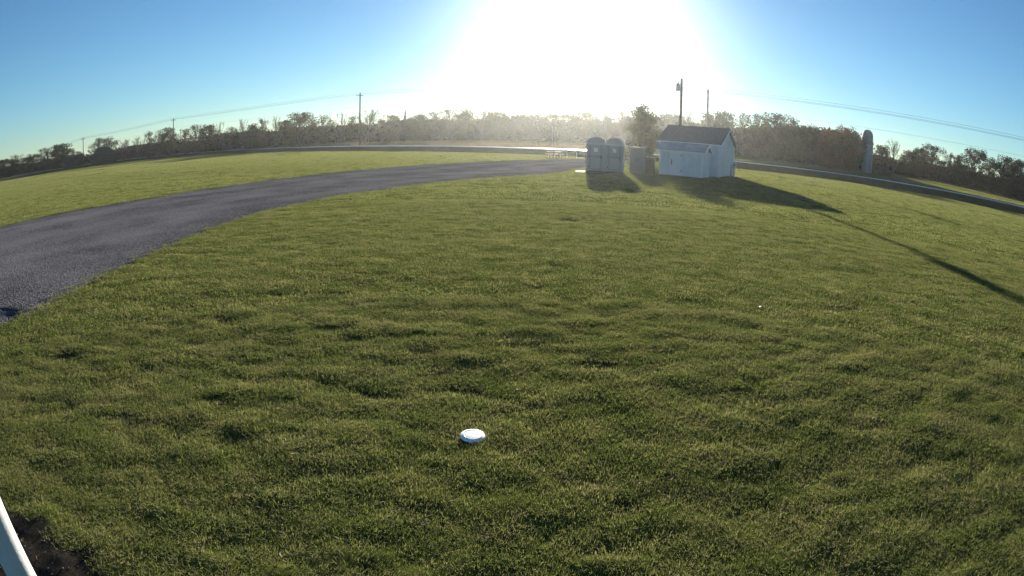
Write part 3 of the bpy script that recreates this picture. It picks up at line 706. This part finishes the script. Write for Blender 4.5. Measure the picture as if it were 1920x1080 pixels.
# ------------------------------------------------------------------ silo and farm buildings
g0 = gz(66.1, 95.1)
s = empty('silo', (66.1, 95.1, g0)); s.scale = (.9, .9, 1)
MB().lathe([(1.30, 0), (1.30, 5.5)], (0, 0, 0), 28).build('shaft', M['concrete'], s, True)
for k_ in range(9):
    MB().lathe([(1.30, 0), (1.325, .01), (1.325, .06), (1.30, .07)], (0, 0,   .4 + k_ * .58), 28).build('hoop', M['galv'], s, True)
zt = 9.25 - g0
MB().lathe([(1.34, 5.45), (1.36, 5.6), (1.3, zt - 1.1), (1.12, zt - .6), (.7, zt - .15), (.2, zt), (0, zt)], (-.12, 0, 0), 28).build('dome', M['silo_dome'], s, True)
MB().box((.3, -1.33, 2.9), (.5, .3, 5.6)).build('chute', M['galv'], s)
tag(s, 'grey concrete silo with domed top standing right of the rust red trees', 'silo')
def barn(name, x, y, yaw, L, W, eave, ridge, label, cat, wall='barn_wall', roof='barn_roof', wins=3, hip=False):
    b0 = gz(x, y)
    r = empty(name, (x, y, b0 - .05), yaw)
    if hip:
        MB().box((0, 0, eave / 2), (L, W, eave)).build('wall', M[wall], r)
        a, b, h = L / 2 + .35, W / 2 + .35, L / 2 - W * .40
        rf = MB().add([(-a, -b, eave - .06), (a, -b, eave - .06), (a, b, eave - .06), (-a, b, eave - .06), (-h, 0, ridge), (h, 0, ridge), (-a, -b, eave - .2), (a, -b, eave - .2), (a, b, eave - .2), (-a, b, eave - .2)],
                      [(0, 1, 5, 4), (2, 3, 4, 5), (1, 2, 5), (3, 0, 4), (0, 6, 7, 1), (1, 7, 8, 2), (2, 8, 9, 3), (3, 9, 6, 0), (6, 9, 8, 7)]).build('roof', M[roof], r)
        MB().box((h * .5, .5, ridge - .1), (.6, .5, 1.3)).build('chimney', M['concrete'], rf)
    else:
        MB().prism([(-W / 2, 0), (W / 2, 0), (W / 2, eave), (0, ridge), (-W / 2, eave)], 'x', -L / 2, L / 2).build('wall', M[wall], r)
    for sy in (() if hip else (-1, 1)):
        q = math.atan2(ridge - eave, W / 2); ln = (W / 2 + .35) / math.cos(q)
        Mx = Matrix.Rotation(-sy * q, 3, 'X')
        MB().box((0, sy * (W / 4 + .12), (ridge + eave) / 2 + .02), (L + .6, ln, .14), M=Mx).build('roof', M[roof], r)
    for k_ in range(wins):
        xx = -L / 2 + L * (k_ + .7) / (wins + .4)
        wn_ = MB().box((xx, -W / 2 - .02, eave * .55), (.9, .08, 1.0)).build('window', M[wall], r)
        MB().box((xx, -W / 2 - .07, eave * .55), (.74, .03, .84)).build('pane', M['glass'], wn_)
    d = MB().box((L / 2 - .9, -W / 2 - .03, 1.0), (.95, .08, 2.0)).build('door', M['barn_wall'], r)
    MB().box((L / 2 - .6, -W / 2 - .09, 1.0), (.04, .05, .16)).build('handle', M['dark_metal'], d)
    return tag(r, label, cat)
barn('farm_house', -149.3, 172.5, R(40), 10.5, 8.0, 2.6, 5.9, 'dark hip roofed house just right of the leftmost utility pole', 'house', hip=True)
barn('farm_shed', -161.5, 164.5, R(40), 4.0, 3.6, 2.0, 3.4, 'small dark gabled shed just left of the leftmost utility pole', 'shed', wins=1)
barn('farm_shed', 68.9, 93.0, R(-36), 3.2, 2.6, 1.2, 1.7, 'low dark shed at the foot of the silo', 'shed', wins=1)

# ------------------------------------------------------------------ white clubhouse shed and its small front shed
def shed(name, corner, yaw, L, D, eave, ridge, label, plank, big):
    """corner: right front corner; x runs left along the front (toward -x local), y runs back"""
    b0 = gz(*corner)
    r = empty(name, (corner[0], corner[1], min(b0, 0.0)), yaw)
    MB().prism([(0.0, 0.0), (D, 0.0), (D, eave), (D / 2, ridge), (0.0, eave)], 'x', -L, 0).build('wall', M['white_siding'], r)
    # vertical siding boards on the front and on the gable end
    n = int(round(L / plank))
    for k_ in range(n):
        MB().box((-L + (k_ + .5) * L / n, -.012, eave / 2 + .02), (L / n - .022, .024, eave - .04)).build('siding_board', M['white_siding'], r)
    n = int(round(D / plank))
    for k_ in range(n):
        y0 = k_ * D / n + .011; y1 = (k_ + 1) * D / n - .011
        zf = lambda y_: eave + (ridge - eave) * (1 - abs(y_ - D / 2) / (D / 2))
        mid = [(D / 2, zf(D / 2) - .03)] if y0 < D / 2 < y1 else []
        MB().prism([(y0, .04), (y1, .04), (y1, zf(y1) - .03)] + mid + [(y0, zf(y0) - .03)], 'x', 0, .024).build('siding_board', M['white_siding'], r)
    q = math.atan2(ridge - eave, D / 2); ov = .22; ln = (D / 2 + ov) / math.cos(q)
    for sy in (-1, 1):
        Mx = Matrix.Rotation(-sy * q, 3, 'X')
        cy = D / 2 + sy * (D / 4 + ov / 2); cz = (ridge + eave) / 2 - (ov / 2) * math.tan(q) + .07
        rf = MB().box((-L / 2, cy, cz), (L + .5, ln, .07), M=Mx).build('roof', M['shingle' if big else 'galv'], r)
        if big and sy == -1:
            rows = 12
            for k_ in range(rows):
                f = (k_ + .5) / rows - .5
                c = Vector((-L / 2, cy, cz)) + Mx @ Vector((0, f * ln, .045))
                MB().box(c, (L + .5, ln / rows + .04, .02), M=Mx @ Matrix.Rotation(R(-2.2), 3, 'X')).build('shingle_course', M['shingle'], rf)
        # rake board on the gable end
        MB().box((.30, cy, cz - .07), (.05, ln, .16), M=Mx).build('rake_board', M['trim'], r)
    MB().box((-L / 2, -ov - .03, eave - ov * math.tan(q) + .0), (L + .5, .04, .15)).build('fascia', M['trim'], r)
    for x_, y_ in ((-L + .05, -.03), (.03, -.03), (.03, D + .0)):
        MB().box((x_, y_, eave / 2), (.12, .12, eave - .06)).build('corner_board', M['trim'], r)
    MB().box((-L / 2, D / 2, -.04), (L - .1, D - .1, .12)).build('footing', M['concrete'], r)
    return tag(r, label, 'shed')
YAW = math.atan2(-.574, .819)
sh = shed('white_shed', (16.4, 45.1), YAW, 5.2, 5.06, 2.72, 4.02, 'larger white shed with brown shingle roof and peaked gable end', .42, True)
w = MB().box((.05, 2.53, 2.55), (.06, .28, 1.9)).build('gable_louver', M['trim'], sh)
for k_ in range(8): MB().box((.085, 2.53, 1.75 + k_ * .22), (.03, .22, .03)).build('slat', M['dark_metal'], w)
s2 = shed('white_shed', (14.0, 42.2), YAW, 3.45, 1.8, 2.0, 2.5, 'small white lean shed standing in front of the larger shed', .35, False)
d = MB().box((-2.1, -.045, 1.0), (1.0, .04, 1.85)).build('door', M['white_paint'], s2)
MB().box((-2.45, -.085, 1.05), (.05, .05, .42)).build('handle', M['dark_metal'], d)
for z_ in (.4, 1.6): MB().box((-1.66, -.075, z_), (.12, .03, .06)).build('hinge', M['dark_metal'], d)

# meter post right of the shed
b0 = gz(18.3, 46.3)
mp = empty('meter_post', (18.3, 46.3, b0), R(-20))
MB().box((0, 0, .62), (.13, .13, 1.4)).build('post', M['weathered_wood'], mp, bevel=.01)
mb_ = MB().box((-.02, -.13, 1.02), (.34, .14, .5)).build('meter_box', M['grey_metal'], mp, bevel=.015)
MB().lathe([(.0, .07), (.07, .06), (.085, 0)], (0, 0, 0), 14).build('meter_dial', M['glass'], mb_, True).matrix_local = Matrix.Translation((-.02, -.2, 1.1)) @ Matrix.Rotation(R(90), 4, 'X')
MB().tube([(.02, -.1, .02), (.02, -.1, .8)], .03, 8).build('conduit', M['grey_metal'], mp)
MB().box((-.28, 0, .55), (.1, .1, 1.2)).build('post', M['weathered_wood'], mp, bevel=.01)
tag(mp, 'grey post with meter box at the right corner of the white shed', 'meter post')

# ------------------------------------------------------------------ portable toilets
def toilet(x, y, yaw, label):
    r = empty('portable_toilet', (x, y, gz(x, y)), yaw)
    W, D, H = 1.16, 1.2, 1.98
    MB().box((0, 0, .07), (W + .06, D + .06, .16)).build('skid', M['dark_metal'], r, bevel=.02)
    MB().box((0, .02, H / 2 + .1), (W, D - .04, H - .1)).build('shell', M['toilet_shell'], r, bevel=.03)
    for sx in (-1, 1):
        MB().box((sx * (W / 2 - .03), -D / 2 + .0, H / 2 + .1), (.13, .1, H - .06)).build('corner_post', M['toilet_shell'], r, bevel=.02)
        for k_ in range(4):
            MB().box((sx * (W / 2 + .015), -.36 + k_ * .26, H / 2 + .05), (.03, .12, H - .5)).build('rib', M['toilet_shell'], r, bevel=.008)
        for k_ in range(5):
            MB().box((sx * (W / 2 + .008), .0, H - .08 - k_ * .05), (.03, .8, .02)).build('vent_slot', M['dark_metal'], r)
    d = MB().box((0, -D / 2 - .02, H / 2 + .12), (.86, .05, H - .28)).build('door', M['toilet_door'], r, bevel=.015)
    MB().box((0, -D / 2 - .05, 1.55), (.6, .03, .62)).build('upper_panel', M['toilet_shell'], d, bevel=.01)
    MB().box((0, -D / 2 - .05, .7), (.6, .03, .75)).build('lower_panel', M['toilet_shell'], d, bevel=.01)
    MB().box((0, -D / 2 - .075, 1.62), (.24, .012, .26)).build('notice', M['white_paint'], d)
    MB().box((.34, -D / 2 - .07, 1.12), (.07, .05, .16)).build('latch', M['dark_metal'], d, bevel=.01)
    for z_ in (.4, 1.1, 1.8): MB().tube([(-.44, -D / 2 - .045, z_), (-.44, -D / 2 - .045, z_ + .12)], .018, 6).build('hinge', M['dark_metal'], d)
    # arched translucent roof
    arc = [(-W / 2 - .03, H + .02)] + [(-(W / 2 + .03) * math.cos(a), H + .06 + (.50 * math.sin(a))) for a in np.linspace(0, math.pi, 15)] + [(W / 2 + .03, H + .02)]
    MB().prism(arc, 'y', -D / 2 - .05, D / 2 + .03).build('roof', M['toilet_roof'], r, False, .02)
    arc2 = [(-(W / 2 - .02) * math.cos(a), H + .08 + .43 * math.sin(a)) for a in np.linspace(0, math.pi, 15)]
    MB().prism(arc2, 'y', -D / 2 - .065, -D / 2 - .04).build('roof_front', M['toilet_shell'], r)
    MB().tube([(.38, D / 2 - .2, H), (.38, D / 2 - .2, H + .46)], .05, 10).build('vent_pipe', M['dark_metal'], r)
    r.scale = (1.08, 1.08, 1.03)
    return tag(r, label, 'portable toilet', 'portable toilets left of the sheds')
M['toilet_roof'] = leafmat('toilet_roof', [(.62, .66, .66), (.70, .73, .73)], .45, scale=2, rough=.35, obj_var=0)
toilet(5.80, 41.6, R(-10), 'left of two arched grey portable toilets')
toilet(7.25, 41.95, R(-14), 'right of two arched grey portable toilets, nearer the shed')
b0 = gz(9.2, 43.2)
cb = empty('storage_cabinet', (9.2, 43.2, b0), R(-14))
MB().box((0, 0, 1.0), (1.15, .8, 1.9)).build('body', M['cabinet'], cb, bevel=.02)
for sx in (-1, 1):
    dr = MB().box((sx * .28, -.42, 1.0), (.54, .04, 1.8)).build('door', M['cabinet'], cb, bevel=.01)
    MB().box((sx * .06, -.46, 1.05), (.03, .04, .2)).build('handle', M['dark_metal'], dr)
MB().box((0, 0, 1.98), (1.25, .92, .06)).build('top', M['cabinet'], cb, bevel=.01)
tag(cb, 'grey cabinet between the toilets and the small white shed', 'cabinet')
b0 = gz(10.25, 43.4)
bn = empty('wooden_bin', (10.25, 43.4, b0), R(-20))
for k_ in range(7):
    MB().box((0, -.3, .12 + k_ * .17), (.66, .03, .15)).build('slat', M['brown_wood'], bn)
    for sx in (-1, 1): MB().box((sx * .32, 0, .12 + k_ * .17), (.03, .57, .15)).build('slat', M['brown_wood'], bn)
for sx in (-1, 1):
    for sy in (-1, 1): MB().box((sx * .28, sy * .27, .62), (.07, .05, 1.26)).build('post', M['brown_wood'], bn)
MB().box((0, 0, 1.29), (.74, .68, .05)).build('lid', M['brown_wood'], bn)
tag(bn, 'brown slatted wooden bin left of the small white shed', 'bin')
# leafy tree just behind, between toilets and shed
t = empty('leafy_tree', (13.3, 60.5, gz(13.3, 60.5) - .05), 1.0)
for nm, me in (('trunk', PROTO['oak'][1][0]), ('crown', PROTO['leafy'][2][1])):
    o = bpy.data.objects.new(nm, me); COL.objects.link(o); o.parent = t
t.scale = (.66, .66, .66)
tag(t, 'small leafy tree behind the gap between the toilets and the white shed', 'tree')

# ------------------------------------------------------------------ picnic table, posts by the drive
b0 = gz(4.7, 70.5)
pt = empty('picnic_table', (4.75, 70.2, .03), R(12))
for k_ in range(5): MB().box((0, -.30 + k_ * .15, .75), (1.8, .135, .04)).build('top_plank', M['weathered_wood'], pt)
for sy in (-1, 1):
    for k_ in range(2): MB().box((0, sy * (.66 + k_ * .15), .45), (1.8, .135, .04)).build('seat_plank', M['weathered_wood'], pt)
for sx in (-1, 1):
    MB().box((sx * .62, 0, .40), (.06, 1.62, .09)).build('seat_beam', M['weathered_wood'], pt)
    MB().box((sx * .62, 0, .69), (.055, .72, .08)).build('top_beam', M['weathered_wood'], pt)
    for sy in (-1, 1):
        MB().box((sx * .57, sy * .42, .36), (.05, .10, .80), M=Matrix.Rotation(R(sy * 22), 3, 'X')).build('leg', M['weathered_wood'], pt)
tag(pt, 'weathered wooden picnic table beside the drive left of the toilets', 'picnic table')
sp = empty('sign_post', (4.72, 71.6, .03), R(0))
for sx in (-1, 1): MB().box((sx * .17, 0, 1.88), (.09, .09, 3.8)).build('post', M['weathered_wood'], sp)
MB().box((0, 0, 3.3), (.25, .04, .06)).build('rung', M['weathered_wood'], sp); MB().box((0, 0, 1.5), (.25, .04, .06)).build('rung', M['weathered_wood'], sp)
tag(sp, 'tall pale twin post standing behind the picnic table', 'post')
for k_, (x, y, lab) in enumerate([(6.3, 71.0, 'short wooden post right of the picnic table, nearer to it'), (7.5, 70.8, 'short wooden post midway between the picnic table and the toilets'), (5.75, 73.5, 'short wooden post behind the right end of the picnic table')]):
    o = empty('wooden_post', (x, y, .02), .2 * k_)
    MB().box((0, 0, .6), (.12, .12, 1.25)).build('shaft', M['weathered_wood'], o, bevel=.01)
    MB().prism([(-.07, 1.225), (.07, 1.225), (0, 1.29)], 'y', -.07, .07).build('cap', M['weathered_wood'], o)
    tag(o, lab, 'post', 'short posts beside the drive')
o = MB().box((0, 0, .02), (.62, .3, .04)).build('white_board', M['white_paint'], None, bevel=.008)
o.location = (4.75, 42.0, gz(4.75, 42.0) + .03); o.rotation_euler = (R(3), 0, R(8))
tag(o, 'small white board lying in the grass left of the toilets', 'board')

# ------------------------------------------------------------------ things near the camera
zd = gz(-.30, 4.22)
fd = empty('flying_disc', (-.30, 4.22, zd + .013), R(20)); fd.scale = (1, 1, .62); fd.rotation_euler = (R(2), R(3), 0)
MB().lathe([(0, .022), (.070, .022), (.076, .0205), (.079, .017), (.090, .014), (.099, .009), (.1045, .002), (.105, -.006), (.102, -.014), (.099, -.013), (.0985, -.004), (.09, .004), (0, .012)], (0, 0, 0), 56).build('flight_plate', M['disc'], fd, True)
MB().lathe([(.072, .0222), (.0745, .0252), (.077, .0245), (.0785, .0185)], (0, 0, 0), 56).build('raised_ring', M['disc'], fd, True)
tag(fd, 'white plastic flying disc lying on the grass', 'flying disc')
pz_ = 0.0
po = empty('white_post', (-2.37, 1.29, -.02))
MB().lathe([(.085, 0), (.085, 2.9), (.078, 2.93), (0, 2.95)], (0, 0, 0), 40).build('pipe', M['post_paint'], po, True)
MB().lathe([(.085, .0), (.14, .0), (.14, .05), (.11, .09), (.085, .1)], (0, 0, 0), 32).build('base_collar', M['concrete'], po, True)
tag(po, 'thick white round post at the bottom left corner', 'post')
sc_ = MB().add([(0, 0, .03), (.06, .01, .035), (.07, .035, .05), (.01, .045, .03), (.035, .02, .055)], [(0, 1, 4), (1, 2, 4), (2, 3, 4), (3, 0, 4)]).build('paper_scrap', M['white_paint'])
sc_.location = (3.87, 8.15, gz(3.87, 8.15) + .01); sc_.scale = (.6, .6, .6)
tag(sc_, 'tiny white scrap of paper on the lawn right of centre', 'litter')

# ------------------------------------------------------------------ air volume added to imitate veiling lens glare
hb = MB().box((0, 0, 7.0), (3100, 3100, 17.5)).build('glare_haze', None)
hm = bpy.data.materials.new('glare_haze_air'); hm.use_nodes = True
hn, hl = hm.node_tree.nodes, hm.node_tree.links
hn.remove(hn['Principled BSDF'])
pv = hn.new('ShaderNodeVolumePrincipled'); pv.inputs['Color'].default_value = (.88, .93, .94, 1)
pv.inputs['Density'].default_value = .000175; pv.inputs['Anisotropy'].default_value = .76
hl.new(pv.outputs[0], hn['Material Output'].inputs['Volume'])
hb.data.materials.append(hm)
tag(hb, 'thin air volume added to imitate lens glare round the low sun', 'glare_haze', kind='stuff')
